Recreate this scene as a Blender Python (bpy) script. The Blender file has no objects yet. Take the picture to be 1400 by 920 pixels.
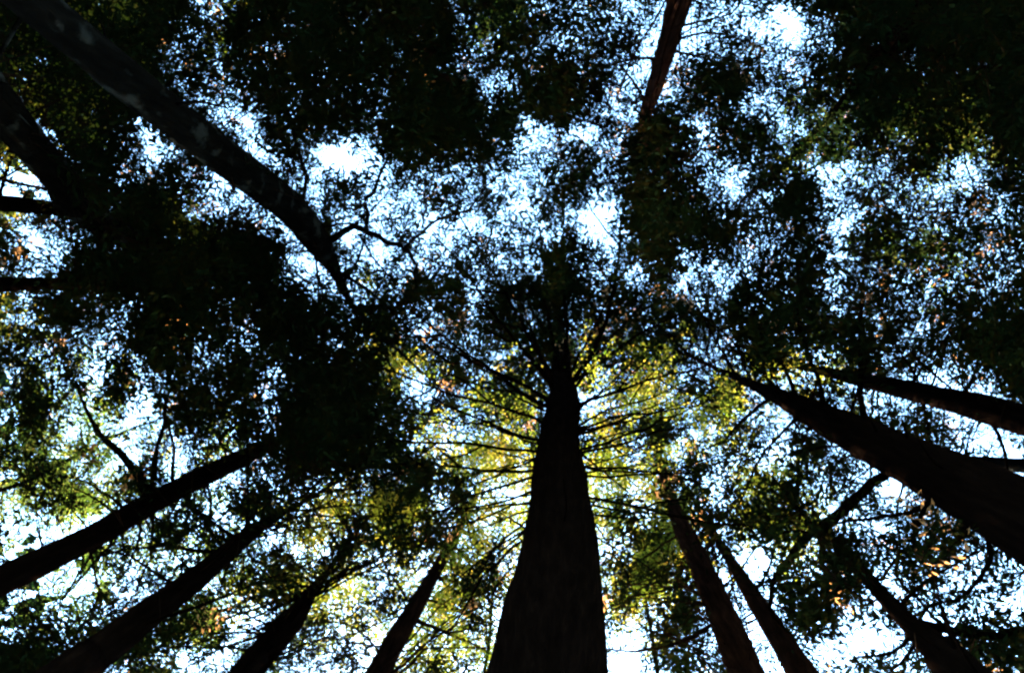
import bpy, math
import numpy as np
from mathutils import Vector, Matrix

rng = np.random.default_rng(7)
sc = bpy.context.scene
col = sc.collection

# ------------------------------------------------------------------ camera
LENS = 20.0
F = LENS / 36.0 * 1400.0            # focal length in photo pixels
CAM = np.array([0.0, 0.0, 1.5])
ZEN = (752.0, 425.0)                # where the zenith falls in the photo
zc = np.array([(ZEN[0] - 700) / F, -(ZEN[1] - 460) / F, -1.0]); zc /= np.linalg.norm(zc)
yc = np.array([0, 1.0, 0]); yc -= zc * yc.dot(zc); yc /= np.linalg.norm(yc)
xc = np.cross(yc, zc)
R = np.array([xc, yc, zc])          # camera -> world

cam_d = bpy.data.cameras.new('camera')
cam_d.lens = LENS; cam_d.sensor_width = 36.0; cam_d.clip_start = 0.05; cam_d.clip_end = 2000
cam = bpy.data.objects.new('camera', cam_d); col.objects.link(cam)
M4 = Matrix([[*R[0], CAM[0]], [*R[1], CAM[1]], [*R[2], CAM[2]], [0, 0, 0, 1]])
cam.matrix_world = M4
cam_d.dof.use_dof = True
cam_d.dof.focus_distance = 2.6
cam_d.dof.aperture_fstop = 2.4
sc.camera = cam

# ------------------------------------------------------------------ sky and sun
SUN_EL = math.radians(40)
# the sun stands beyond the bottom edge of the frame (world -Y), a little to the left
SUN_AZ = math.radians(8)
sun_dir = np.array([math.sin(SUN_AZ) * math.cos(SUN_EL), -math.cos(SUN_AZ) * math.cos(SUN_EL), math.sin(SUN_EL)])
w = bpy.data.worlds.new('World'); sc.world = w; w.use_nodes = True
nt = w.node_tree; nt.nodes.clear()
sky = nt.nodes.new('ShaderNodeTexSky'); sky.sky_type = 'NISHITA'; sky.sun_disc = False
sky.sun_elevation = SUN_EL
sky.sun_rotation = math.atan2(sun_dir[0], sun_dir[1])
sky.air_density = 1.0; sky.dust_density = 0.2; sky.ozone_density = 3.0
bg = nt.nodes.new('ShaderNodeBackground'); bg.inputs['Strength'].default_value = 0.15
out = nt.nodes.new('ShaderNodeOutputWorld')
wb = nt.nodes.new('ShaderNodeMixRGB'); wb.blend_type = 'MULTIPLY'; wb.inputs[0].default_value = 1.0
wb.inputs[2].default_value = (1.0, 1.12, 1.0, 1)          # white balance of the film
nt.links.new(sky.outputs[0], wb.inputs[1]); nt.links.new(wb.outputs[0], bg.inputs[0]); nt.links.new(bg.outputs[0], out.inputs[0])

sun_l = bpy.data.lights.new('sun', 'SUN'); sun_l.energy = 3.9; sun_l.angle = math.radians(0.5)
sun_l.color = (1.0, 0.82, 0.55)
sun = bpy.data.objects.new('sun', sun_l); col.objects.link(sun)
sun.rotation_euler = Vector(sun_dir).to_track_quat('Z', 'Y').to_euler()
sun.location = (0, -20, 50)

sc.view_settings.view_transform = 'Standard'
sc.view_settings.look = 'None'
sc.view_settings.exposure = 4.65
sc.view_settings.gamma = 1.0
sc.view_settings.use_curve_mapping = False
sc.render.engine = 'CYCLES'
sc.cycles.max_bounces = 2
sc.cycles.diffuse_bounces = 0
sc.cycles.glossy_bounces = 1
sc.cycles.transmission_bounces = 3
sc.cycles.use_denoising = True
sc.cycles.denoiser = 'OPENIMAGEDENOISE'
sc.cycles.denoising_input_passes = 'RGB_ALBEDO_NORMAL'
sc.cycles.denoising_prefilter = 'ACCURATE'
sc.cycles.filter_width = 1.9

# ------------------------------------------------------------------ materials
def mat(name):
    m = bpy.data.materials.new(name); m.use_nodes = True
    n = m.node_tree; n.nodes.clear()
    o = n.nodes.new('ShaderNodeOutputMaterial')
    return m, n, o

def ramp(n, stops):
    r = n.nodes.new('ShaderNodeValToRGB')
    e = r.color_ramp.elements
    e[0].position, e[0].color = stops[0][0], (*stops[0][1], 1)
    e[1].position, e[1].color = stops[-1][0], (*stops[-1][1], 1)
    for p, c in stops[1:-1]:
        k = e.new(p); k.color = (*c, 1)
    return r

def bark(name, c0, c1, c2, lichen=None, stretch=0.18, scale=9.0):
    m, n, o = mat(name)
    tc = n.nodes.new('ShaderNodeTexCoord')
    mp = n.nodes.new('ShaderNodeMapping'); mp.inputs['Scale'].default_value = (1, 1, stretch)
    n.links.new(tc.outputs['Object'], mp.inputs[0])
    no = n.nodes.new('ShaderNodeTexNoise'); no.inputs['Scale'].default_value = scale
    no.inputs['Detail'].default_value = 6; no.inputs['Roughness'].default_value = 0.65
    n.links.new(mp.outputs[0], no.inputs[0])
    r = ramp(n, [(0.3, c0), (0.52, c1), (0.75, c2)])
    n.links.new(no.outputs[0], r.inputs[0])
    colr = r.outputs[0]
    if lichen:
        n2 = n.nodes.new('ShaderNodeTexNoise'); n2.inputs['Scale'].default_value = 3.2
        n2.inputs['Detail'].default_value = 5
        n.links.new(tc.outputs['Object'], n2.inputs[0])
        r2 = ramp(n, [(0.56, (0, 0, 0)), (0.66, (1, 1, 1))])
        n.links.new(n2.outputs[0], r2.inputs[0])
        mx = n.nodes.new('ShaderNodeMixRGB'); mx.inputs[2].default_value = (*lichen, 1)
        n.links.new(r2.outputs[0], mx.inputs[0]); n.links.new(colr, mx.inputs[1]); colr = mx.outputs[0]
    b = n.nodes.new('ShaderNodeBsdfDiffuse'); b.inputs['Roughness'].default_value = 0.6
    n.links.new(colr, b.inputs['Color'])
    bp = n.nodes.new('ShaderNodeBump'); bp.inputs['Strength'].default_value = 0.7; bp.inputs['Distance'].default_value = 0.03
    n.links.new(no.outputs[0], bp.inputs['Height']); n.links.new(bp.outputs[0], b.inputs['Normal'])
    n.links.new(b.outputs[0], o.inputs[0])
    return m

def leafmat(name, stops, trans, fac, scale=0.9):
    m, n, o = mat(name)
    tc = n.nodes.new('ShaderNodeTexCoord')
    no = n.nodes.new('ShaderNodeTexNoise'); no.inputs['Scale'].default_value = scale
    no.inputs['Detail'].default_value = 8; no.inputs['Roughness'].default_value = 0.75
    n.links.new(tc.outputs['Object'], no.inputs[0])
    r = ramp(n, stops); n.links.new(no.outputs[0], r.inputs[0])
    r2 = ramp(n, trans); n.links.new(no.outputs[0], r2.inputs[0])
    d = n.nodes.new('ShaderNodeBsdfDiffuse'); n.links.new(r.outputs[0], d.inputs[0])
    t = n.nodes.new('ShaderNodeBsdfTranslucent'); n.links.new(r2.outputs[0], t.inputs[0])
    mx = n.nodes.new('ShaderNodeMixShader'); mx.inputs[0].default_value = fac
    n.links.new(d.outputs[0], mx.inputs[1]); n.links.new(t.outputs[0], mx.inputs[2])
    n.links.new(mx.outputs[0], o.inputs[0])
    return m

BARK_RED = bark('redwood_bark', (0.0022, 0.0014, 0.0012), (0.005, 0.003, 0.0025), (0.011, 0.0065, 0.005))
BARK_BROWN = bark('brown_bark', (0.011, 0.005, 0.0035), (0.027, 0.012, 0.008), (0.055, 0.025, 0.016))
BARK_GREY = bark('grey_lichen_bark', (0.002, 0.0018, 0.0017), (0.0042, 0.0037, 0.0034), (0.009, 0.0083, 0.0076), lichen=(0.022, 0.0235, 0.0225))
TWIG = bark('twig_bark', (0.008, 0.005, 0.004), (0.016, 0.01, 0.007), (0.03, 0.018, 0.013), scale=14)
NEEDLE = leafmat('conifer_needles',
                 [(0.3, (0.006, 0.013, 0.008)), (0.5, (0.009, 0.017, 0.008)), (0.68, (0.02, 0.021, 0.008))],
                 [(0.3, (0.010, 0.036, 0.016)), (0.5, (0.024, 0.05, 0.014)), (0.68, (0.16, 0.10, 0.02))], 0.02)
LIT_LEAF = leafmat('sunlit_yellow_green_leaves',  # brighter leaf colour, standing in for sunlit foliage
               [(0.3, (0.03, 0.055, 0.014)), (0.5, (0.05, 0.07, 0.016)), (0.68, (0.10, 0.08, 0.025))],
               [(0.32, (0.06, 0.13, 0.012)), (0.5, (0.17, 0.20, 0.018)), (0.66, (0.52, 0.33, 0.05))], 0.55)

LIT_GREEN = leafmat('sunlit_green_leaves',  # greener version, sunlight likewise put into the leaf colour
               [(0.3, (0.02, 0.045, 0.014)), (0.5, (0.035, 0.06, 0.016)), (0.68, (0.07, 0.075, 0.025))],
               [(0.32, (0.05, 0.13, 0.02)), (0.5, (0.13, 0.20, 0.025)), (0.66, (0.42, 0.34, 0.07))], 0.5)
GLINT = leafmat('orange_glint_needles',  # orange sprays, the colour standing in for sun glints
               [(0.3, (0.06, 0.03, 0.012)), (0.6, (0.11, 0.05, 0.02))],
               [(0.3, (0.30, 0.13, 0.04)), (0.6, (0.60, 0.30, 0.12))], 0.5)

def ground_mat():
    m, n, o = mat('forest_floor')
    tc = n.nodes.new('ShaderNodeTexCoord')
    no = n.nodes.new('ShaderNodeTexNoise'); no.inputs['Scale'].default_value = 2.5; no.inputs['Detail'].default_value = 8
    n.links.new(tc.outputs['Object'], no.inputs[0])
    r = ramp(n, [(0.3, (0.015, 0.010, 0.006)), (0.55, (0.035, 0.022, 0.013)), (0.75, (0.03, 0.035, 0.012))])
    n.links.new(no.outputs[0], r.inputs[0])
    b = n.nodes.new('ShaderNodeBsdfPrincipled'); b.inputs['Roughness'].default_value = 0.95
    n.links.new(r.outputs[0], b.inputs['Base Color']); n.links.new(b.outputs[0], o.inputs[0])
    return m

# ------------------------------------------------------------------ helpers
def P(px, py, h):
    """photo pixel + height above the lens -> world point(s)"""
    px, py, h = np.broadcast_arrays(np.asarray(px, float), np.asarray(py, float), np.asarray(h, float))
    d = np.stack([(px - 700) / F, -(py - 460) / F, -np.ones_like(px)], -1) @ R.T
    return CAM + d * (h / d[..., 2])[..., None]

def mesh_obj(name, V, Fc, m, parent=None, smooth=False, n_side=None):
    """V (n,3), Fc (k,s) faces of one size -> linked mesh object"""
    me = bpy.data.meshes.new(name)
    V = np.asarray(V, np.float32); Fc = np.asarray(Fc, np.int32)
    k, s = Fc.shape
    me.vertices.add(len(V)); me.vertices.foreach_set('co', V.ravel())
    me.loops.add(k * s); me.loops.foreach_set('vertex_index', Fc.ravel())
    me.polygons.add(k); me.polygons.foreach_set('loop_start', np.arange(0, k * s, s, dtype=np.int32))
    if smooth: me.polygons.foreach_set('use_smooth', np.ones(k, bool))
    me.materials.append(m)
    me.update(calc_edges=True)
    o = bpy.data.objects.new(name, me); col.objects.link(o)
    if parent is not None: o.parent = parent
    return o

def smooth_path(pts, rad, step):
    """Catmull-Rom through points, resampled"""
    pts = np.asarray(pts, float); rad = np.asarray(rad, float)
    Q = np.vstack([2 * pts[0] - pts[1], pts, 2 * pts[-1] - pts[-2]])
    oP, oR = [], []
    for i in range(len(pts) - 1):
        p0, p1, p2, p3 = Q[i:i + 4]
        n = max(2, int(np.linalg.norm(p2 - p1) / step))
        for t in np.arange(n) / n:
            oP.append(0.5 * (2 * p1 + (p2 - p0) * t + (2 * p0 - 5 * p1 + 4 * p2 - p3) * t * t + (3 * p1 - p0 - 3 * p2 + p3) * t ** 3))
            oR.append(rad[i] * (1 - t) + rad[i + 1] * t)
    oP.append(pts[-1]); oR.append(rad[-1])
    return np.array(oP), np.array(oR)

def tube(pts, rad, sides, rough=0.0, seed=0, flutes=0):
    pts = np.asarray(pts, float); n = len(pts)
    tan = np.gradient(pts, axis=0); tan /= np.linalg.norm(tan, axis=1)[:, None] + 1e-9
    ref = np.array([1.0, 0.13, 0.07]) if abs(tan[0, 0]) < 0.8 else np.array([0.1, 1.0, 0.2])
    a = np.cross(tan, ref); a /= np.linalg.norm(a, axis=1)[:, None]
    b = np.cross(tan, a)
    th = np.arange(sides) / sides * 2 * math.pi
    rr = np.asarray(rad, float)[:, None] * np.ones(sides)[None]
    if rough:
        g = np.random.default_rng(seed)
        ridge = g.normal(0, 1, sides)[None] * np.ones((n, 1))
        low = g.normal(0, 1, (max(2, n // 3 + 2), sides))
        low = np.stack([np.interp(np.linspace(0, 1, n), np.linspace(0, 1, len(low)), low[:, j]) for j in range(sides)], 1)
        rr = rr * (1 + rough * (0.45 * ridge + 0.7 * low + 0.5 * g.normal(0, 1, (n, sides))))
    V = pts[:, None] + rr[..., None] * (np.cos(th)[None, :, None] * a[:, None] + np.sin(th)[None, :, None] * b[:, None])
    V = V.reshape(-1, 3)
    i = np.arange(n - 1)[:, None] * sides; j = np.arange(sides)[None]; j2 = (j + 1) % sides
    Fc = np.stack([i + j, i + j2, i + sides + j2, i + sides + j], -1).reshape(-1, 4)
    return V, Fc

def tube_obj(name, pts, rad, sides, m, parent, rough=0.0, seed=0, step=0.6):
    p, r = smooth_path(pts, rad, step)
    V, Fc = tube(p, r, sides, rough, seed)
    V = V - np.array(parent.location) if parent is not None else V
    return mesh_obj(name, V, Fc, m, parent, smooth=True)

# ------------------------------------------------------------------ ground
gx = np.linspace(-300, 300, 61)
X, Y = np.meshgrid(gx, gx, indexing='ij')
rr_ = np.hypot(X, Y)
Zg = 0.25 * np.sin(X * 0.21 + 1) * np.cos(Y * 0.17) * np.clip(rr_ / 30, 0, 1)
V = np.stack([X, Y, Zg], -1).reshape(-1, 3)
n_ = 61
ii, jj = np.meshgrid(np.arange(n_ - 1), np.arange(n_ - 1), indexing='ij')
Fc = np.stack([ii * n_ + jj, (ii + 1) * n_ + jj, (ii + 1) * n_ + jj + 1, ii * n_ + jj + 1], -1).reshape(-1, 4)
g = mesh_obj('ground', V, Fc, ground_mat(), smooth=True); g['kind'] = 'structure'

# ------------------------------------------------------------------ trees
class Tree:
    pass
TREES = []
def tree(name, label, pts, d, top, bark_m, category='tree', sides=16, flare=1.35, leaf=NEEDLE, key=None, group=None, lean_top=0.35):
    """pts: (px, py, width px) from the frame edge upward; d: horizontal distance (m) at each (or one value);
    the trunk is carried on down to the ground and up to the height `top`"""
    pts = np.array(pts, float)
    d = np.broadcast_to(np.asarray(d, float), (len(pts),))
    r = np.hypot(pts[:, 0] - ZEN[0], pts[:, 1] - ZEN[1])
    h = d * F / r
    W = P(pts[:, 0], pts[:, 1], h)
    D = pts[:, 2] * h / F
    # down to the ground
    dirn = (W[1] - W[0]) / (W[1, 2] - W[0, 2])
    base = W[0] - dirn * (W[0, 2] + 0.3)
    slope = max(0.0, (D[0] - D[1]) / (W[1, 2] - W[0, 2]))
    dbase = D[0] + min(slope, 0.03) * W[0, 2]
    low = []
    for f_, k in ((0.0, flare), (0.12, 1.12), (0.35, 1.0)):
        low.append((base + (W[0] - base) * f_, (dbase * (1 - f_) + D[0] * f_) * k))
    # up to the tip, turning towards the vertical
    up = (W[-1] - W[-2]) / (W[-1, 2] - W[-2, 2])
    hi = []
    z0 = W[-1, 2]
    for f_ in (0.33, 0.66, 1.0):
        z = z0 + (top - z0) * f_
        q = W[-1] + up * (z - z0) * lean_top
        q[2] = z
        hi.append((q, D[-1] * (1 - f_) ** 0.8 * 0.9 + 0.02))
    allp = np.array([p for p, _ in low] + list(W) + [p for p, _ in hi])
    alld = np.array([x for _, x in low] + list(D) + [x for _, x in hi])
    t = Tree()
    t.root = bpy.data.objects.new(name, None); col.objects.link(t.root)
    t.root.location = (base[0], base[1], 0.0)
    t.root['label'] = label; t.root['category'] = category
    if group: t.root['group'] = group
    t.origin = np.array([base[0], base[1], 0.0])
    p, rad = smooth_path(allp, alld / 2, 0.4)
    gq = np.random.default_rng(len(TREES) + 90)
    kk = np.arange(len(p))
    wob = sum(a_ * np.sin(kk * f__ + gq.uniform(0, 6.28)) for a_, f__ in ((0.03, 0.23), (0.025, 0.51), (0.02, 1.1)))
    rad = rad * (1 + wob * (0.3 if not TREES else 1.0))
    p[3:-1, :2] += (rad[3:-1, None] * 0.10) * np.c_[np.sin(kk * 0.31 + gq.uniform(0, 6)), np.sin(kk * 0.27 + gq.uniform(0, 6))][3:-1]
    Vt, Ft = tube(p, rad, sides, 0.042, len(TREES) + 11)
    mesh_obj('trunk', Vt - t.origin, Ft, bark_m, t.root, smooth=True)
    t.vis = int(np.argmin(np.abs(p[:, 2] - W[-3, 2]))) + 1
    t.axis, t.rad, t.bark, t.leaf = p, rad, bark_m, leaf
    t.limbs = []; t.clumps = []; t.top = top; t.key = key
    TREES.append(t)
    return t

def axis_at(t, z):
    return np.stack([np.interp(z, t.axis[:, 2], t.axis[:, k]) for k in range(3)], -1)

def add_limb(t, pts, rad, sides=7):
    p, r = smooth_path(pts, rad, 0.45)
    g_ = np.random.default_rng(len(t.limbs) * 17 + len(TREES))
    p[1:-1] += g_.normal(0, 0.025, (len(p) - 2, 3))
    Vt, Ft = tube(p, r, sides, 0.06, len(t.limbs))
    mesh_obj('branch', Vt - t.origin, Ft, t.bark, t.root, smooth=True)
    t.limbs.append(p)

def limb_px(t, pts, h0, h1, w0, w1):
    """a branch the photo shows, by its course in the photo and the heights of its two ends"""
    pts = np.array(pts, float)
    s = np.r_[0, np.cumsum(np.hypot(*np.diff(pts, axis=0).T))]; s /= s[-1]
    h = h0 + (h1 - h0) * s
    W = P(pts[:, 0], pts[:, 1], h)
    rad = (w0 + (w1 - w0) * s) * h / F / 2
    add_limb(t, W, rad)

T = {}
T['main'] = tree('redwood_tree', 'massive dark redwood tree with the thickest trunk, branches radiating from its forking top',
    [(751, 920, 160), (757, 800, 123), (763, 680, 80), (767, 600, 55), (769, 548, 43), (768, 522, 33), (766, 492, 23), (763, 450, 15), (760, 400, 10)],
    [4.4, 4.0, 3.5, 3.15, 2.88, 2.6, 2.3, 1.95, 1.6], 40, BARK_RED, sides=28)
T['lichen'] = tree('lichen_bark_tree', 'stout leaning tree with grey lichen patches and crooked branches around the sky hole',
    [(60, 12, 58), (150, 86, 57), (230, 151, 54), (330, 233, 47), (400, 291, 42), (438, 340, 34), (462, 380, 15), (490, 430, 7)],
    [6.2, 6.1, 6.0, 5.8, 5.6, 5.45, 5.3, 5.0], 24, BARK_GREY, sides=20)
T['shade'] = tree('fir_tree', 'shadowed mossy trunk beside golden leaves, two level trunks below it',
    [(-40, 100, 56), (20, 178, 52), (85, 250, 46), (130, 300, 38)], 9, 30, BARK_GREY)
T['bar1'] = tree('fir_tree', 'black level trunk just under the golden leaf patch',
    [(-60, 274, 24), (30, 281, 22), (110, 290, 17), (170, 300, 13)], 13, 30, BARK_RED)
T['bar2'] = tree('fir_tree', 'black level trunk just under a slanting white sky gap',
    [(-60, 389, 24), (20, 388, 20), (90, 388, 18), (180, 392, 13)], 13, 30, BARK_RED)
T['west'] = tree('fir_tree', 'long straight trunk with a broad dark bough rising towards two white sky slits',
    [(-60, 822, 46), (0, 792, 43), (120, 735, 37), (215, 683, 34), (320, 632, 25), (400, 594, 14), (470, 560, 6)],
    [10, 10, 10, 9.8, 9.4, 9.0, 8.5], 32, BARK_RED)
T['southwest'] = tree('fir_tree', 'straight trunk with orange lit bark near its top, dark thicket at its foot',
    [(60, 945, 66), (120, 900, 58), (190, 845, 46), (270, 788, 34), (350, 723, 20), (385, 703, 9), (450, 665, 4)],
    [8.6, 8.5, 8.3, 8.2, 8.0, 7.8, 7.5], 30, BARK_RED)
T['stub'] = tree('fir_tree', 'short visible trunk soon swallowed by its own leaf clumps',
    [(325, 940, 48), (352, 902, 44), (398, 848, 34), (425, 812, 14), (470, 750, 5)], 8.8, 27, BARK_RED)
T['glow'] = tree('redwood_tree', 'slender reddish trunk leaning among the yellow green leaves',
    [(505, 945, 38), (530, 897, 32), (565, 835, 26), (598, 775, 18), (622, 735, 12), (650, 680, 8)],
    [10, 10, 9.9, 9.7, 9.4, 9.0], 30, BARK_BROWN)
T['rust'] = tree('redwood_tree', 'rust brown trunk with one bare side branch crossing white sky',
    [(1040, 950, 50), (1015, 905, 47), (985, 840, 40), (955, 770, 31), (925, 700, 20), (908, 655, 14), (893, 600, 9)],
    [8, 8, 8, 7.9, 7.8, 7.7, 7.3], 32, BARK_BROWN)
T['pale'] = tree('redwood_tree', 'thinner grey brown trunk beside the rust brown one, bright sky behind its top',
    [(1110, 950, 42), (1085, 905, 36), (1050, 845, 29), (1012, 785, 18), (986, 745, 11), (960, 700, 7)],
    [10, 10, 10, 9.8, 9.5, 9], 30, BARK_BROWN)
T['east'] = tree('redwood_tree', 'thick black slanting trunk, forked sapling reaching up underneath it',
    [(1480, 765, 122), (1400, 716, 106), (1330, 675, 88), (1240, 626, 66), (1150, 580, 44), (1060, 540, 22), (1010, 518, 9), (950, 490, 4)],
    [7.6, 7.5, 7.4, 7.2, 7.0, 6.7, 6.4, 5.9], 36, BARK_RED, sides=24)
T['east2'] = tree('fir_tree', 'smooth black trunk running above the thick slanting trunk',
    [(1470, 598, 44), (1400, 576, 40), (1320, 553, 34), (1220, 528, 24), (1130, 508, 13), (1050, 490, 8)],
    [11, 11, 10.8, 10.5, 10, 9.2], 33, BARK_RED)
T['east3'] = tree('fir_tree', 'thin level trunk passing behind the thick slanting trunk',
    [(1470, 641, 20), (1400, 636, 19), (1320, 631, 16), (1240, 620, 12), (1150, 590, 7)], 15, 30, BARK_GREY)
T['fork'] = tree('understory_tree', 'crooked dark sapling forking beneath the thick slanting trunk',
    [(1345, 950, 62), (1290, 895, 46), (1245, 853, 28), (1195, 800, 20), (1150, 748, 17), (1115, 724, 15)],
    [7.2, 7.2, 7.1, 7.0, 7.0, 7.0], 13.5, BARK_RED, leaf=NEEDLE, sides=12, lean_top=0.2)
T['north'] = tree('fir_tree', 'narrow straight trunk against bright lacy sky, a black leaf mass hiding its top',
    [(946, -50, 34), (930, 0, 30), (912, 60, 26), (895, 120, 21), (882, 165, 16), (868, 230, 10)],
    [9, 9, 9, 8.8, 8.5, 8.0], 30, BARK_BROWN)
T['northeast'] = tree('fir_tree', 'conifer lost in black shade with sparse blue sky specks',
    [(1330, -60, 30), (1250, 20, 26), (1190, 95, 20), (1130, 165, 12), (1060, 240, 8)], 11, 30, BARK_RED)
T['northwest'] = tree('fir_tree', 'conifer whose black drooping foliage overhangs the round white sky hole',
    [(505, -60, 30), (545, 20, 26), (590, 110, 18), (620, 190, 11)], 10, 29, BARK_RED)
T['eastedge'] = tree('fir_tree', 'conifer of dark hanging streaks pierced by many white sky specks',
    [(1500, 20, 16), (1400, 70, 13), (1300, 122, 9), (1210, 172, 6), (1110, 230, 4)], 14, 30, BARK_RED)
# added thin trees, carrying the sunlit glow as a brighter leaf colour
T['maple1'] = tree('sunlit_leaf_tree', 'added tree with sunlit glow put in its yellow green leaves, between the slender reddish trunk and the massive redwood',
    [(655, 960, 6), (668, 880, 5), (676, 800, 4), (690, 720, 3)], 12.0, 27, BARK_GREY, leaf=LIT_LEAF, sides=8, key='m')
T['maple2'] = tree('sunlit_leaf_tree', 'added tree with sunlight put in its yellow green leaves, around the rust brown trunk',
    [(905, 960, 7), (893, 880, 6), (880, 800, 5), (872, 720, 4)], 11.0, 28, BARK_GREY, leaf=LIT_LEAF, sides=8, key='m')
T['maple3'] = tree('sunlit_leaf_tree', 'added tree with sunlit tone put in its green leaves, above the dark thicket, next to two white sky slits',
    [(-60, 690, 7), (30, 660, 6), (100, 625, 5), (170, 590, 4)], 16, 25, BARK_GREY, leaf=LIT_GREEN, sides=8, key='m')
T['maple4'] = tree('sunlit_leaf_tree', 'added tree with sunlit gold put in its leaves, between the level black trunks and the mossy one',
    [(-90, 225, 7), (-20, 240, 6), (30, 252, 5), (80, 262, 4)], 16, 18, BARK_GREY, leaf=LIT_LEAF, sides=8, key='m')
T['maple5'] = tree('sunlit_leaf_tree', 'added tree with sunlit olive put in its leaves, over the bright vertical sky streak',
    [(1370, 10, 6), (1300, 60, 5), (1230, 120, 4), (1160, 180, 3)], 14, 24, BARK_GREY, leaf=LIT_GREEN, sides=8, key='m')

# ---- branches the photo shows
def zat(key, px, py):
    """height above the lens of the trunk of a tree where it shows at a pixel"""
    t = T[key]
    q = (t.axis - CAM) @ R
    u = 700 + F * q[:, 0] / -q[:, 2]; v = 460 - F * q[:, 1] / -q[:, 2]
    ok = q[:, 2] < -1
    k = np.argmin(np.where(ok, (u - px) ** 2 + (v - py) ** 2, 1e9))
    return t.axis[k, 2] - CAM[2]

def LB(key, pts, dh, w0, w1):
    h = zat(key, *pts[0])
    limb_px(T[key], pts, h, h + dh, w0, w1)

def LBM(key, pts, dh, w0, w1):
    LB(key, pts, dh, w0 * 0.75, w1 * 0.75)
    t = T[key]; p = t.limbs[-1]
    for f_ in (0.3, 0.5, 0.7):
        k = int(len(p) * f_); a_ = p[min(k + 1, len(p) - 1)] - p[k]; a_ /= np.linalg.norm(a_) + 1e-9
        ln = np.linalg.norm(p[-1] - p[0]) * rng.uniform(0.22, 0.45); sg = rng.choice([-1, 1])
        b_ = np.cross(a_, [0, 0, 1.0]) * sg; dv = a_ * 0.8 + b_ * rng.uniform(0.4, 0.8) + np.array([0, 0, rng.uniform(-0.1, 0.25)])
        q1 = p[k] + dv * ln * 0.5; q2 = p[k] + dv * ln + a_ * ln * 0.25
        r0 = w1 * 1.1 * (p[k][2] - CAM[2]) / F / 2
        add_limb(t, [p[k], q1, q2], [r0, r0 * 0.7, r0 * 0.35], 5)
m = 'main'
LBM(m, [(766, 535), (735, 480), (690, 400), (655, 340), (625, 290)], 5, 8, 3)
LBM(m, [(764, 540), (720, 485), (668, 418), (630, 360), (590, 320)], 4, 7, 3)
LBM(m, [(768, 525), (752, 450), (745, 380), (738, 310)], 6, 9, 4)
LBM(m, [(770, 525), (775, 450), (768, 370), (772, 290)], 6, 9, 3)
LBM(m, [(772, 530), (805, 490), (828, 440), (842, 380), (850, 310), (856, 260)], 4, 9, 3)
LBM(m, [(774, 540), (815, 500), (870, 460), (930, 430)], 3, 7, 3)
LBM(m, [(775, 555), (830, 540), (900, 515), (970, 500), (1010, 470)], 2, 6, 3)
LBM(m, [(762, 550), (700, 520), (640, 490), (560, 440), (500, 380), (470, 340)], 3, 7, 2)
LBM(m, [(760, 565), (690, 520), (620, 470), (560, 425)], 2, 7, 3)
LBM(m, [(757, 590), (700, 560), (640, 545), (570, 520), (515, 500), (480, 460)], 1, 6, 3)
LBM(m, [(754, 605), (690, 590), (640, 566), (575, 535), (540, 515)], 0.5, 6, 2)
LBM(m, [(750, 620), (690, 614), (630, 607), (560, 603), (480, 598)], 0, 6, 3)
LBM(m, [(746, 640), (690, 645), (630, 638), (575, 634), (500, 630)], -0.2, 6, 3)
LBM(m, [(744, 650), (700, 660), (640, 682), (590, 705), (530, 730)], -0.3, 6, 2)
LBM(m, [(740, 665), (700, 685), (640, 695), (580, 700)], -0.3, 5, 2)
LBM(m, [(732, 700), (690, 735), (650, 775), (600, 810)], -0.6, 4, 2)
LBM(m, [(728, 735), (700, 752), (660, 790), (630, 840), (605, 885), (585, 925)], -0.9, 6, 2)
LBM(m, [(780, 590), (830, 560), (890, 545), (940, 520)], 1, 5, 2)
LBM(m, [(782, 610), (830, 650), (880, 690)], 0, 5, 2)
LBM(m, [(786, 640), (850, 640), (920, 650), (985, 655)], 0.3, 5, 2)
LBM(m, [(790, 680), (850, 690), (910, 702), (980, 715), (1060, 726), (1105, 727)], 0.0, 6, 3)
LBM(m, [(796, 700), (830, 735), (860, 790)], -0.4, 4, 2)
LBM(m, [(785, 620), (840, 610), (900, 590), (960, 585)], 0.5, 5, 2)
LBM(m, [(764, 545), (700, 570), (620, 580), (560, 560)], 1.0, 5, 2)
rb = np.random.default_rng(5)
for i_ in range(40):
    y_ = rb.uniform(528, 705); sd = rb.choice([-1, 1])
    el_ = math.radians(rb.normal(np.interp(y_, [528, 600, 705], [58, 20, -22]), 14))      # steep near the top, level lower down
    ln_ = rb.uniform(90, 250); dx_, dy_ = sd * math.cos(el_), -math.sin(el_)
    x_ = 768 - (y_ - 545) * 0.035
    bend = rb.normal(0, 0.12)
    pp = [(x_ + dx_ * ln_ * f_ - dy_ * bend * ln_ * f_ * f_, y_ + dy_ * ln_ * f_ + dx_ * bend * ln_ * f_ * f_) for f_ in (0, 0.3, 0.65, 1.0)]
    LB('main', pp, rb.uniform(-0.3, 2.0) + max(0, (640 - y_) / 60), rb.uniform(2.5, 4.5), 1.2)
m = 'lichen'
LB(m, [(440, 340), (458, 325), (482, 308), (505, 317), (530, 331), (556, 341), (568, 362), (570, 392)], 1.0, 11, 4)
LB(m, [(482, 309), (500, 316), (501, 290), (502, 272), (514, 258), (520, 240), (530, 218), (545, 190)], 1.2, 7, 3)
LB(m, [(552, 340), (575, 318), (605, 297), (640, 286), (662, 260), (690, 235)], 1.0, 5, 2)
LB(m, [(470, 385), (492, 350), (500, 318)], 0.4, 5, 3)
LB(m, [(460, 370), (500, 395), (540, 430), (580, 470), (620, 500)], 1.0, 6, 2)
LB(m, [(415, 305), (412, 275), (420, 240), (405, 200), (395, 150)], 1.5, 7, 3)
LB(m, [(490, 320), (510, 350), (545, 390), (575, 430)], 1.0, 3, 2)
m = 'west'
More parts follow.
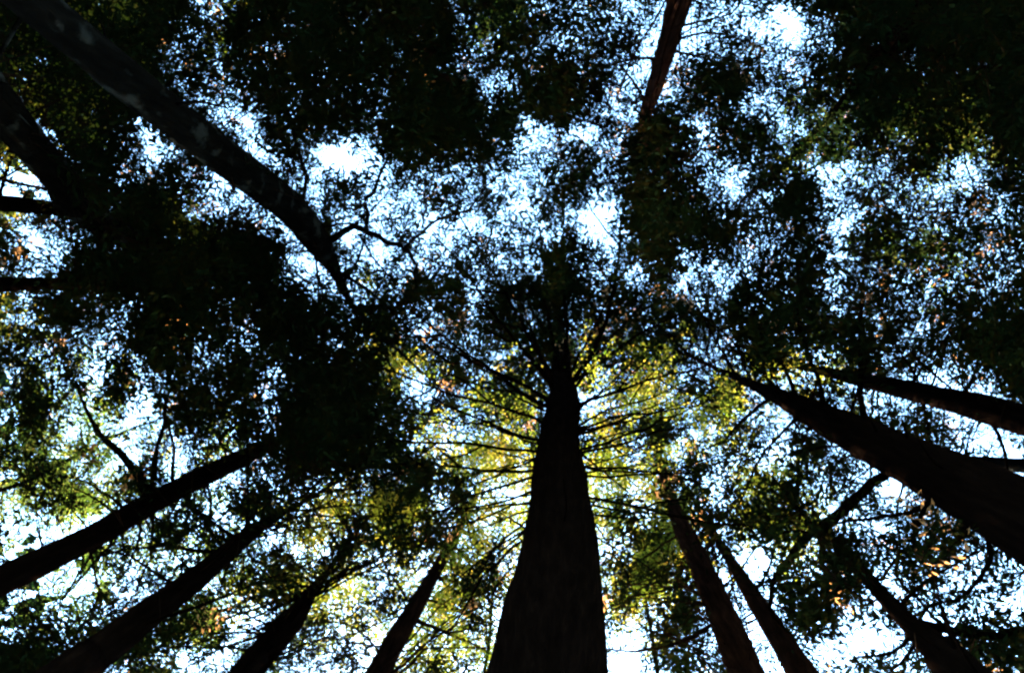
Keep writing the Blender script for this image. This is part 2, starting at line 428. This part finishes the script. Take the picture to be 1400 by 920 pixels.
LB(m, [(210, 682), (192, 652), (165, 622), (138, 594), (116, 555), (104, 520)], 0.6, 15, 2)
LB(m, [(205, 680), (212, 630), (222, 580), (232, 530)], 0.5, 8, 4)
LB(m, [(236, 670), (237, 610), (225, 560)], 0.5, 6, 2)
LB(m, [(250, 665), (262, 690), (285, 720), (310, 760)], -0.3, 7, 2)
LB(m, [(60, 762), (30, 770), (-40, 790)], -0.3, 5, 3)
m = 'southwest'
LB(m, [(330, 740), (300, 720), (250, 690), (200, 690)], 0.3, 6, 2)
LB(m, [(310, 755), (280, 752), (230, 745), (170, 752), (120, 765)], 0.2, 6, 2)
LB(m, [(250, 800), (215, 785), (180, 760), (140, 750)], 0.0, 5, 2)
LB(m, [(335, 737), (320, 760), (305, 790), (300, 820)], -0.2, 5, 2)
m = 'glow'
LB(m, [(568, 830), (545, 800), (520, 760), (505, 720)], 0.3, 4, 2)
LB(m, [(570, 850), (600, 860), (630, 862), (660, 850)], 0.0, 4, 2)
LB(m, [(530, 900), (500, 870), (470, 850), (420, 850)], 0.0, 4, 2)
m = 'rust'
LB(m, [(988, 845), (950, 868), (915, 882), (870, 889), (832, 887)], -0.4, 7, 2)
LB(m, [(940, 735), (980, 690), (1010, 650)], 0.4, 4, 2)
LB(m, [(975, 810), (1010, 780), (1040, 740)], 0.2, 4, 2)
m = 'pale'
LB(m, [(1030, 815), (1050, 780), (1062, 740)], 0.2, 4, 2)
LB(m, [(1040, 830), (1010, 850), (1000, 870)], -0.2, 4, 2)
m = 'east'
LB(m, [(1130, 572), (1120, 520), (1100, 470), (1090, 420)], 0.6, 7, 3)
LB(m, [(1180, 598), (1178, 540), (1175, 480), (1178, 420)], 0.6, 8, 4)
LB(m, [(1090, 552), (1070, 500), (1040, 460), (1020, 400)], 0.6, 6, 3)
LB(m, [(1270, 640), (1268, 690), (1245, 745), (1222, 765), (1232, 800), (1250, 815), (1285, 850)], -0.6, 7, 2)
LB(m, [(1265, 690), (1210, 705), (1160, 712), (1130, 715)], -0.4, 6, 3)
LB(m, [(1350, 705), (1352, 765), (1325, 805), (1290, 825), (1262, 836)], -0.3, 8, 3)
LB(m, [(1060, 540), (1020, 570), (990, 600), (950, 620)], 0.4, 6, 2)
LB(m, [(1100, 562), (1060, 600), (1030, 640), (1010, 690)], 0.2, 5, 2)
m = 'east2'
LB(m, [(1260, 540), (1268, 580), (1275, 620)], 0.2, 5, 3)
LB(m, [(1180, 522), (1183, 470), (1176, 420), (1184, 370)], 0.8, 7, 2)
LB(m, [(1310, 550), (1330, 510), (1345, 470)], 0.5, 5, 2)
LB(m, [(1350, 570), (1375, 620), (1385, 680)], 0, 5, 2)
m = 'fork'
LB(m, [(1118, 726), (1150, 700), (1180, 672), (1205, 652), (1235, 630)], 0.5, 15, 11)
LB(m, [(1112, 724), (1092, 745), (1070, 772), (1058, 800), (1054, 830), (1065, 855), (1085, 868)], -0.3, 12, 3)
LB(m, [(1112, 722), (1095, 700), (1075, 675), (1055, 650)], 0.4, 7, 3)
LB(m, [(1120, 728), (1124, 765), (1130, 790), (1135, 805)], 0.0, 9, 4)
LB(m, [(1190, 795), (1210, 780), (1222, 765)], 0.1, 5, 3)
LB(m, [(1240, 850), (1290, 862), (1340, 868), (1390, 860)], 0.0, 14, 8)
m = 'north'
LB(m, [(905, 80), (860, 82), (820, 90), (780, 110)], 0.3, 4, 2)
LB(m, [(912, 62), (940, 48), (985, 45), (1030, 60)], 0.3, 4, 2)
LB(m, [(908, 72), (945, 75), (985, 88), (1010, 100)], 0.3, 4, 2)
LB(m, [(918, 38), (960, 30), (1000, 20)], 0.3, 4, 2)

# ---- dead stubs on the boles
for key, t in T.items():
    if key.startswith('maple'): continue  # maple keys: the added trees with sunlight put in the leaf colour
    gs = np.random.default_rng(len(key) * 31 + len(t.axis))
    zt = t.axis[t.vis - 1, 2]
    for z_ in gs.uniform(5.0, zt, 9):
        c = axis_at(t, np.array(z_)); rr0 = np.interp(z_, t.axis[:, 2], t.rad)
        a_ = gs.uniform(0, 6.28); ln = rr0 * 0.5 + gs.uniform(0.2, 0.9)
        dv = np.array([math.cos(a_), math.sin(a_), gs.uniform(-0.2, 0.45)])
        q0 = c + dv * rr0 * 0.7; q2 = q0 + dv * ln; q1 = (q0 + q2) / 2 + gs.normal(0, 0.06, 3)
        r0 = gs.uniform(0.012, 0.03)
        Vs, Fs = tube(*smooth_path([q0, q1, q2], [r0, r0 * 0.8, r0 * 0.4], 0.15), 5, 0.1, 3)
        mesh_obj('branch_stub', Vs - t.origin, Fs, t.bark, t.root, smooth=True)

# ------------------------------------------------------------------ foliage
# how much of the sky the foliage hides, 40-pixel cells of the photo, 9 = all of it
GRID = """
99889946679999989686743363137979999
99998796979999988835953617722777779
98999899996698976677453577686797999
88999986648998797577234387567979999
87996697687468797322477688337676979
67999757274665783258799763753465337
23696747664565626465699873167585435
77469963536666645456679756371466776
97389999914527525656677634783885566
77799999995676888796367655882666878
49697999998866588988955787964568767
78664998799798669999999476684737569
78676798999997677876886357954763557
78578686579993257694466795666453225
58846796849999667875735745556576323
99756375989997688866767777547333331
59687465577777775565777765366554111
85986985577777765463557668956777355
14567879677666665565786557756777654
53667875998687886566789837589868565
35755667896768687366699844169756547
76666995768665756366577755478565166
99965966567764777466366673655586777
""".split()
for i_, r_ in enumerate(GRID):
    assert len(r_) == 35, (i_, len(r_))
G = np.array([[int(c) for c in r] for r in GRID], float)
TAU = np.array([0.02, 0.18, 0.40, 0.70, 1.04, 1.46, 1.95, 2.6, 4.3, 7.5])

# sky holes and extra dense patches: (x, y, rx, ry, angle, factor of the optical depth)
BLOBS = [(475, 226, 40, 38, 0, 0.0), (524, 272, 20, 26, 0, 0.2), (820, 306, 25, 28, 0, 0.0), (1128, 238, 21, 32, 0, 0.0),
         (1132, 290, 10, 40, 0, 0.45), (139, 512, 14, 32, 0, 0.0), (188, 562, 18, 40, -8, 0.0), (180, 625, 24, 16, 0, 0.1),
         (52, 342, 14, 40, 38, 0.0), (57, 170, 13, 12, 0, 0.0), (187, 170, 12, 12, 0, 0.0), (345, 190, 18, 24, 0, 0.05),
         (1210, 672, 30, 19, -30, 0.0), (1200, 795, 42, 22, 0, 0.15), (1040, 765, 38, 26, 0, 0.0), (1180, 865, 30, 40, 20, 0.15),
         (1360, 600, 40, 22, 0, 0.3), (880, 840, 38, 18, -10, 0.1), (850, 900, 30, 30, 0, 0.15), (1130, 900, 22, 30, 0, 0.15),
         (560, 352, 16, 10, 30, 0.2), (515, 360, 26, 22, 0, 0.4), (425, 365, 12, 34, 25, 0.3), (560, 520, 14, 10, 0, 0.1),
         (690, 840, 24, 40, 0, 0.3), (640, 590, 16, 10, 0, 0.2), (1070, 20, 26, 12, 35, 0.1), (940, 60, 14, 18, 0, 0.1),
         (800, 745, 12, 40, 0, 0.4), (480, 890, 50, 26, 0, 0.5), (270, 910, 30, 14, 0, 0.15), (120, 795, 22, 16, 0, 0.3),
         (20, 760, 26, 8, 25, 0.3), (60, 720, 20, 20, 0, 0.4), (1050, 110, 26, 24, 0, 0.45), (290, 225, 16, 8, 40, 0.3), (205, 205, 16, 22, 0, 0.4),
         (150, 40, 44, 26, 0, 3.0), (862, 225, 52, 58, 25, 0.75), (845, 205, 24, 20, 0, 1.6), (885, 255, 22, 24, 0, 1.6), (640, 170, 50, 44, 0, 2.2), (760, 360, 26, 20, 0, 2.4), (640, 370, 34, 18, 20, 2.0),
         (860, 400, 26, 22, 0, 2.0), (1085, 280, 18, 34, 0, 2.0), (1175, 270, 16, 60, 0, 1.8), (1180, 430, 20, 60, 0, 2.0), (1000, 300, 18, 14, 0, 2.0),
         (770, 130, 44, 26, 0, 2.0), (540, 700, 90, 30, 0, 1.8), (40, 560, 13, 90, 0, 3.0), (95, 690, 20, 16, 45, 2.0), (560, 740, 30, 12, 0, 2.0),
         (1150, 640, 18, 16, 0, 1.8), (168, 640, 44, 17, -45, 2.6), (210, 640, 20, 26, 0, 1.8), (1120, 830, 18, 40, 0, 1.7), (1165, 760, 26, 18, 30, 2.2), (500, 570, 80, 50, 0, 1.6), (845, 600, 34, 24, 0, 1.7)]
MAPS = 5                                    # the field is worked out on a 5-pixel raster
U0, U1, V0, V1 = -260, 1660, -260, 1180
us = np.arange(U0, U1, MAPS) + MAPS / 2; vs = np.arange(V0, V1, MAPS) + MAPS / 2
UU, VV = np.meshgrid(us, vs)
def bilin(A, u, v):
    x = np.clip(u / 40 - 0.5, 0, 33.999); y = np.clip(v / 40 - 0.5, 0, 21.999)
    i = x.astype(int); j = y.astype(int); fx = x - i; fy = y - j
    return A[j, i] * (1 - fx) * (1 - fy) + A[j, i + 1] * fx * (1 - fy) + A[j + 1, i] * (1 - fx) * fy + A[j + 1, i + 1] * fx * fy
def smooth_noise(shape, cell, r):
    gy, gx_ = int(shape[0] / cell) + 3, int(shape[1] / cell) + 3
    A = r.normal(0, 1, (gy, gx_))
    y = np.arange(shape[0]) / cell; x = np.arange(shape[1]) / cell
    i = y.astype(int); j = x.astype(int)
    fy = (y - i)[:, None]; fx = (x - j)[None]
    fy = fy * fy * (3 - 2 * fy); fx = fx * fx * (3 - 2 * fx)
    return (A[i][:, j] * (1 - fy) * (1 - fx) + A[i + 1][:, j] * fy * (1 - fx) + A[i][:, j + 1] * (1 - fy) * fx + A[i + 1][:, j + 1] * fy * fx)
rn = np.random.default_rng(21)
sh = UU.shape
UW = UU + 11 * smooth_noise(sh, 9, rn) + 7 * smooth_noise(sh, 4, rn)
VW = VV + 11 * smooth_noise(sh, 9, rn) + 7 * smooth_noise(sh, 4, rn)
FIELD = bilin(TAU[G.astype(int)], UW, VW)
FIELD *= np.exp(0.50 * smooth_noise(sh, 7, rn) + 0.62 * smooth_noise(sh, 3, rn) - 0.16)
inside = (UU > -20) & (UU < 1420) & (VV > -20) & (VV < 940)
for (bx, by, rx, ry, an, fac) in BLOBS:
    a = math.radians(an)
    dx = (UU + UW) / 2 - bx; dy = (VV + VW) / 2 - by
    e = np.hypot((dx * math.cos(a) - dy * math.sin(a)) / rx, (dx * math.sin(a) + dy * math.cos(a)) / ry)
    k = 1 / (1 + np.exp((e - 1.0) * 9))
    FIELD = FIELD * (1 + (fac - 1) * k)
FIELD = np.where(inside, FIELD, np.where((VV > 930) & (UU > 250) & (UU < 1150), np.clip(FIELD * 0.8, 0.7, 1.4), np.clip(FIELD * 1.3, 2.2, 5.0)))  # unseen canopy beyond the frame: thickened for shade, thinned to let sun in

WARM_B = [(665, 760, 80, 150, 1.0, 'maple1'), (585, 850, 90, 70, 0.75, 'maple1'), (510, 710, 100, 60, 0.6, 'maple1'), (605, 622, 34, 28, 0.7, 'maple1'),  # patches whose leaves take the sunlit colour
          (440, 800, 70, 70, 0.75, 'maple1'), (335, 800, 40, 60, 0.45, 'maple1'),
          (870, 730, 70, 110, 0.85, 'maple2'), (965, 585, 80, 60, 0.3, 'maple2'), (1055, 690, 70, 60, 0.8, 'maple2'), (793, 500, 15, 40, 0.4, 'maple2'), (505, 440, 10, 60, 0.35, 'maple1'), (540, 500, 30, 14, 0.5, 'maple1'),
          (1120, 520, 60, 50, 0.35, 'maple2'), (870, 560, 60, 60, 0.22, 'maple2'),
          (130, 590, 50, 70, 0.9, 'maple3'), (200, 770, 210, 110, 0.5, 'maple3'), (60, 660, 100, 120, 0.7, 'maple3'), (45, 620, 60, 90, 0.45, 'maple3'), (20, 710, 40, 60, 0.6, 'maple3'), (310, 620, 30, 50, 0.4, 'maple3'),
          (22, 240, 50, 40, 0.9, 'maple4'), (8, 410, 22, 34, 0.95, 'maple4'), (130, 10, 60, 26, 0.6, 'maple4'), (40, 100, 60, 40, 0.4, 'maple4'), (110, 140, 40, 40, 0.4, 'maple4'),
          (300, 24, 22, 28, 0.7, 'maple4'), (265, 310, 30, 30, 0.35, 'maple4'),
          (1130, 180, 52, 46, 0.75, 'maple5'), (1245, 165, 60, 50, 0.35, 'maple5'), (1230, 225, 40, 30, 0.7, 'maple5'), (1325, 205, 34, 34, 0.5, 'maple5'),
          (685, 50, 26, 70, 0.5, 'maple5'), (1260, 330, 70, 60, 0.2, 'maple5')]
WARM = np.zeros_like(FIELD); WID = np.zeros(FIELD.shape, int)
wkeys = ['maple1', 'maple2', 'maple3', 'maple4', 'maple5']  # the added trees that carry the sunlit leaf colour
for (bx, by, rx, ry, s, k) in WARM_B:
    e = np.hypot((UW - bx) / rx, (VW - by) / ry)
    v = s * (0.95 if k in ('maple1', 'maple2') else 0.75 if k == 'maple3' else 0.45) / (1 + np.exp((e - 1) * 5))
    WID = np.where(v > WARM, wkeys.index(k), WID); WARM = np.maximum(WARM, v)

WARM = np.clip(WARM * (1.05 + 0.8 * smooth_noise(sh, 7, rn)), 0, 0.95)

# ---- sample the clumps (small leafy twigs), each at a real height in the canopy
def sample(field, n):
    p = field.ravel() / field.sum()
    k = rng.choice(len(p), n, p=p)
    u = UU.ravel()[k] + rng.uniform(-MAPS / 2, MAPS / 2, n); v = VV.ravel()[k] + rng.uniform(-MAPS / 2, MAPS / 2, n)
    return u, v, k

CL = {k: [] for k in T}              # clumps of each tree: rows x, y, z, scale, n
keys = [k for k in T if not k.startswith('maple')]
AX = {k: T[k] for k in keys}
def crown_low(k):
    return {'main': 13, 'fork': 7, 'lichen': 11}.get(k, 8)

def assign(W):
    """nearest conifer (horizontal distance to its axis at that height)"""
    best = np.full(len(W), 1e9); who = np.zeros(len(W), int)
    for i, k in enumerate(keys):
        t = T[k]
        z = np.minimum(W[:, 2], t.top)
        a = axis_at(t, z)
        dd = np.hypot(W[:, 0] - a[:, 0], W[:, 1] - a[:, 1]) + np.maximum(0, W[:, 2] - t.top) * 3 + np.maximum(0, crown_low(k) - W[:, 2]) * 1.0
        if k == 'fork': dd = dd + np.where(W[:, 2] > 13, 50, 0)
        who = np.where(dd < best, i, who); best = np.minimum(best, dd)
    return who, best

NPER = 34                            # leaves in a clump
def leaf_len(h): return 0.046 + 0.0023 * h
def clump_px(h, n):                  # sky hidden by a clump's leaves, photo px^2
    L = leaf_len(h)
    return n * 0.30 * L * L * 0.80 * (F / h) ** 2

def field_batch(field, kind, hlo, hhi, scale=1.0):
    cube = lambda k: (hlo ** 3 + rng.random(k) * (hhi ** 3 - hlo ** 3)) ** (1 / 3)
    mean_a = np.mean(clump_px(cube(4000), NPER)) * scale ** 2
    n = int(field.sum() * MAPS * MAPS / mean_a)
    u, v, k = sample(field, n)
    h = cube(n)
    return u, v, h, k, np.full(n, scale)

conf = FIELD * (1 - WARM)
warm = FIELD * WARM
dark = np.clip(FIELD - 2.0, 0, None)
lace = np.minimum(conf, 2.0)
batches = []
fin = inside.astype(float)
low = 0.65 / (1 + np.exp(-(UU - 1015) / 14)) / (1 + np.exp(-(VV - 715) / 14)) * fin     # the forked sapling's own foliage
low = low * (1 + 0.5 * (VV > 830) * (UU > 1250))
FORK = field_batch(conf * low * 0.6, 'n', 7.5, 11.5, 1.25)
lace = lace * (1 - low)
lace = lace * (1 + 0.35 * (np.hypot((UU - 770) / 260, (VV - 525) / 150) < 1))
batches.append(field_batch(lace * fin, 'n', 13, 30))
batches.append(field_batch(np.clip(conf - 2.0, 0, None) * fin, 'n', 9, 20, 1.6))
fin2 = ((UU > -120) & (UU < 1520) & (VV > -120) & (VV < 1040)).astype(float)
batches.append(field_batch(conf * (fin2 - fin), 'n', 12, 28, 2.0))
batches.append(field_batch(conf * (1 - fin2), 'n', 12, 28, 4.0))
# nothing grows across the clear boles: drop twigs that would hang between the lens and a visible trunk
SAMP = []
for key, t in T.items():
    if key in ('northeast', 'northwest', 'eastedge') or key.startswith('maple'): continue
    q = (t.axis - CAM) @ R
    ok = (q[:, 2] < -2) & (np.arange(len(q)) < t.vis)
    q = q[ok]; hh = t.axis[ok][:, 2] - CAM[2]; rd = t.rad[ok]
    uu = 700 + F * q[:, 0] / -q[:, 2]; vv_ = 460 - F * q[:, 1] / -q[:, 2]
    if key == 'lichen': hh = np.where(uu < 185, 0, hh)
    if key == 'shade': hh = np.where((uu < 25) | (uu > 75), 0, hh)
    SAMP.append(np.c_[uu, vv_, rd * F / np.maximum(hh, 1), hh])
SAMP = np.vstack(SAMP)
SAMP = SAMP[(SAMP[:, 0] > -80) & (SAMP[:, 0] < 1480) & (SAMP[:, 1] > -80) & (SAMP[:, 1] < 1000)]
def clear(u, v, h):
    """the height each twig ends up at: one that would cross a bole goes behind it"""
    h = h.copy()
    mg = 3 + 2.6 * leaf_len(h) * F / h
    top_ = np.zeros(len(u))
    for (a, b, r, hh) in SAMP:
        bad = (np.hypot(u - a, v - b) < r + mg) & (h < hh + 0.4)
        top_ = np.where(bad, np.maximum(top_, hh), top_)
    return np.where(top_ > 0, np.minimum(top_ + 1.2 + 6 * rng.random(len(u)), 30), h)
for (u, v, h, k, s) in batches:
    h = clear(u, v, h)
    mid = np.hypot((u - 770) / 260, (v - 525) / 150) < 1
    front = (WARM.ravel()[k] > 0.12) & (v > 600) & (s < 2) & ~mid          # darker boughs hang lower, under the sunlit leaves
    keep = ~front | (rng.random(len(u)) < np.where(WARM.ravel()[k] > 0.35, 0.28, 0.45))
    h = np.where(front, 8.5 + (h - 9) * 0.33, h)
    h = clear(u, v, h)
    u, v, h, k, s, mid = u[keep], v[keep], h[keep], k[keep], s[keep], mid[keep]
    h = np.where(mid & (s < 2), 20 + (h - 9) * 0.5, h)         # above the big redwood's radiating branches
    W = P(u, v, h)
    who, dist = assign(W)
    for i, key in enumerate(keys):
        q = who == i
        CL[key].append(np.c_[W[q], s[q]])
u, v, h, k, s = FORK
h = clear(u, v, h)
q = h < 13.5
CL['fork'].append(np.c_[P(u, v, h)[q], s[q]])
for key, lo, hi in (('maple1', 17, 24), ('maple2', 18, 25), ('maple3', 16, 23), ('maple4', 11, 16), ('maple5', 14, 21)):  # added trees, leaves in the sunlit colour
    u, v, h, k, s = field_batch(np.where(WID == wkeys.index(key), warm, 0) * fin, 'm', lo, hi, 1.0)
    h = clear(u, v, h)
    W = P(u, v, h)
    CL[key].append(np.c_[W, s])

def rand_unit(n):
    a = rng.normal(size=(n, 3)); return a / np.linalg.norm(a, axis=1)[:, None]

def build_crown(t, C, conifer):
    """C rows: x y z scale"""
    n = len(C)
    if n == 0: return 0
    ctr = C[:, :3]; s = C[:, 3]
    a = axis_at(t, np.clip(ctr[:, 2] - 0.6, 3, t.top))
    outw = ctr - a; outw[:, 2] = 0
    outw /= np.linalg.norm(outw, axis=1)[:, None] + 1e-6
    ang = rng.normal(0, 0.7, n)
    ca, sa = np.cos(ang), np.sin(ang)
    axd = np.c_[outw[:, 0] * ca - outw[:, 1] * sa, outw[:, 0] * sa + outw[:, 1] * ca, rng.normal(-0.1, 0.25, n)]
    axd /= np.linalg.norm(axd, axis=1)[:, None]
    side = np.cross(axd, np.array([0, 0, 1.0])); side /= np.linalg.norm(side, axis=1)[:, None]
    h = ctr[:, 2] - CAM[2]
    L = leaf_len(h) * s
    span = (3.6 + 3.0 * rng.random(n)) * L              # half length of a twig
    N = NPER
    # leaves: alternate on both sides of the twig and of two side twigs
    tt = rng.uniform(-1, 1, (n, N)); sg = np.where(rng.random((n, N)) < 0.5, -1.0, 1.0)
    off = np.abs(rng.normal(0, 0.30 if conifer else 0.42, (n, N))) * (1.05 - 0.45 * tt)
    up = rng.normal(0, 0.22 if conifer else 0.4, (n, N))
    pos = ctr[:, None] + span[:, None, None] * (tt[..., None] * axd[:, None] + (sg * off)[..., None] * side[:, None])
    pos[..., 2] += up * span[:, None]
    # direction of each leaf
    fan = sg * rng.uniform(0.35, 1.25, (n, N)) if conifer else rng.uniform(-3.1, 3.1, (n, N))
    d = np.cos(fan)[..., None] * axd[:, None] + np.sin(fan)[..., None] * side[:, None]
    d[..., 2] += rng.normal(0, 0.25, (n, N))
    d /= np.linalg.norm(d, axis=2)[..., None]
    nrm = rng.normal(0, 0.42, (n, N, 3)); nrm[..., 2] += 1.0
    w_ = np.cross(d, nrm); w_ /= np.linalg.norm(w_, axis=2)[..., None]
    Lf = L[:, None] * rng.uniform(0.7, 1.35, (n, N))
    Wf = Lf * (0.23 if conifer else 0.36) * rng.uniform(0.8, 1.25, (n, N))
    if conifer: Lf = Lf * 1.5
    b0 = pos - d * (Lf / 2)[..., None]; b1 = pos + d * (Lf / 2)[..., None]
    mid = pos - d * (Lf * 0.08)[..., None]
    e0 = mid + w_ * Wf[..., None]; e1 = mid - w_ * Wf[..., None]
    V = np.stack([b0, e0, b1, e1], 2).reshape(-1, 3)
    Fc = np.arange(len(V)).reshape(-1, 4)
    o = mesh_obj('crown', V - t.origin, Fc, t.leaf, t.root); o['kind'] = 'stuff'
    if conifer:
        o.data.materials.append(GLINT)
        o.data.polygons.foreach_set('material_index', np.repeat((rng.random(n) < 0.016) & (s < 1.5), N).astype(np.int32))
    # twigs: to the nearest point of a branch or the trunk
    nodes = [t.axis[(t.axis[:, 2] > 3) & (t.axis[:, 2] < t.top)]] + t.limbs
    nodes = np.vstack(nodes)
    tv, tf = [], []
    base = np.empty_like(ctr); dist = np.empty(n)
    for a0 in range(0, n, 2000):
        c = ctr[a0:a0 + 2000]
        lowz = np.maximum(0, nodes[None, :, 2] - c[:, 2, None] - 0.1)
        dd = np.linalg.norm(c[:, None] - nodes[None], axis=2) + lowz * 2
        j = dd.argmin(1); base[a0:a0 + 2000] = nodes[j]; dist[a0:a0 + 2000] = np.linalg.norm(c - nodes[j], axis=1)
    q = (dist < 2.2) & (s < 2)
    p0 = ctr - axd * span[:, None]; p1 = ctr + axd * span[:, None]
    # the twig carrying the leaves, all clumps
    def sticks(A, B, ra, rb):
        d_ = B - A; d_ /= np.linalg.norm(d_, axis=1)[:, None] + 1e-9
        x = np.cross(d_, np.array([0.3, 0.2, 1.0])); x /= np.linalg.norm(x, axis=1)[:, None] + 1e-9
        y = np.cross(d_, x)
        vs_ = []
        for (c, r) in ((A, ra), (B, rb)):
            for k in range(3):
                th = k * 2.0944
                vs_.append(c + r[:, None] * (math.cos(th) * x + math.sin(th) * y))
        V_ = np.stack(vs_, 1).reshape(-1, 3)
        b = np.arange(len(A))[:, None] * 6
        F_ = np.stack([np.concatenate([b + 0, b + 1, b + 4, b + 3], 1), np.concatenate([b + 1, b + 2, b + 5, b + 4], 1), np.concatenate([b + 2, b + 0, b + 3, b + 5], 1)], 1).reshape(-1, 4)
        return V_, F_
    near = s < 2
    V1_, F1_ = sticks(p0[near], p1[near], np.full(near.sum(), 0.007), np.full(near.sum(), 0.003))
    tv.append(V1_); tf.append(F1_); offv = len(V1_)
    if q.sum():
        for A, B, ra, rb in ((base[q], p0[q], 0.012, 0.007),):
            V2_, F2_ = sticks(A, B, np.full(len(A), ra), np.full(len(A), rb))
            tv.append(V2_); tf.append(F2_ + offv); offv += len(V2_)
    o2 = mesh_obj('twigs', np.vstack(tv) - t.origin, np.vstack(tf), TWIG, t.root); o2['kind'] = 'stuff'
    return len(Fc)

tot = 0
for key, t in T.items():
    C = np.vstack(CL[key]) if CL[key] else np.zeros((0, 4))
    conifer = not key.startswith('maple')
    # further branches of its own, reaching out to some of its clumps
    if len(C):
        a = axis_at(t, C[:, 2])
        rad = np.hypot(C[:, 0] - a[:, 0], C[:, 1] - a[:, 1])
        want = 6 if key in ('main', 'fork') else 5 if key.startswith('maple') else 75 if key in ('west', 'southwest', 'stub', 'east', 'east2', 'east3', 'rust', 'pale', 'glow') else 26
        cand = np.where((rad > 1.2) & (rad < 7.0) & (C[:, 3] < 1.5) & (C[:, 2] < t.top - 2))[0]
        if len(cand):
            for c in rng.choice(cand, min(want, len(cand)), replace=False):
                tip = C[c, :3]; z0 = max(3.0, tip[2] - 0.28 * rad[c])
                st = axis_at(t, np.array(z0))
                pr = (st + (tip - st) * np.linspace(0.15, 1, 12)[:, None] - CAM) @ R
                pu = (700 + F * pr[:, 0] / -pr[:, 2] - U0) / MAPS; pv = (460 - F * pr[:, 1] / -pr[:, 2] - V0) / MAPS
                ok = (pu > 0) & (pu < sh[1] - 1) & (pv > 0) & (pv < sh[0] - 1)
                if ok.any() and FIELD[pv[ok].astype(int), pu[ok].astype(int)].min() < 0.1: continue   # open sky stays open
                midp = st * 0.5 + tip * 0.5; midp[2] += 0.10 * rad[c]; midp[:2] += rng.normal(0, 0.15, 2)
                r0 = (0.016 + 0.0055 * rad[c]) * rng.uniform(0.4, 1.1)
                if key.startswith('maple'): r0 *= 0.6
                add_limb(t, [st, midp, tip], [r0, r0 * 0.65, 0.008], 6)
    nl = build_crown(t, C, conifer)
    tot += nl

# ------------------------------------------------------------------ unseen foliage ring, added to block light from the horizon
n = 45000
ang = rng.uniform(0, 2 * math.pi, n); rad = rng.uniform(24, 46, n); z = 27 * rng.random(n) ** 0.85
ctr = np.c_[rad * np.cos(ang), rad * np.sin(ang), z]
d = rand_unit(n); w_ = np.cross(d, rand_unit(n)); w_ /= np.linalg.norm(w_, axis=1)[:, None]
L = rng.uniform(0.7, 1.4, n)[:, None]
V = np.stack([ctr - d * L * 0.5, ctr + w_ * L * 0.3, ctr + d * L * 0.5, ctr - w_ * L * 0.3], 1).reshape(-1, 3)
o = mesh_obj('wood_light_blocker', V, np.arange(len(V)).reshape(-1, 4), NEEDLE)
o['kind'] = 'stuff'; o['label'] = 'unseen ring of dark foliage added to block horizon light'; o['category'] = 'wood'
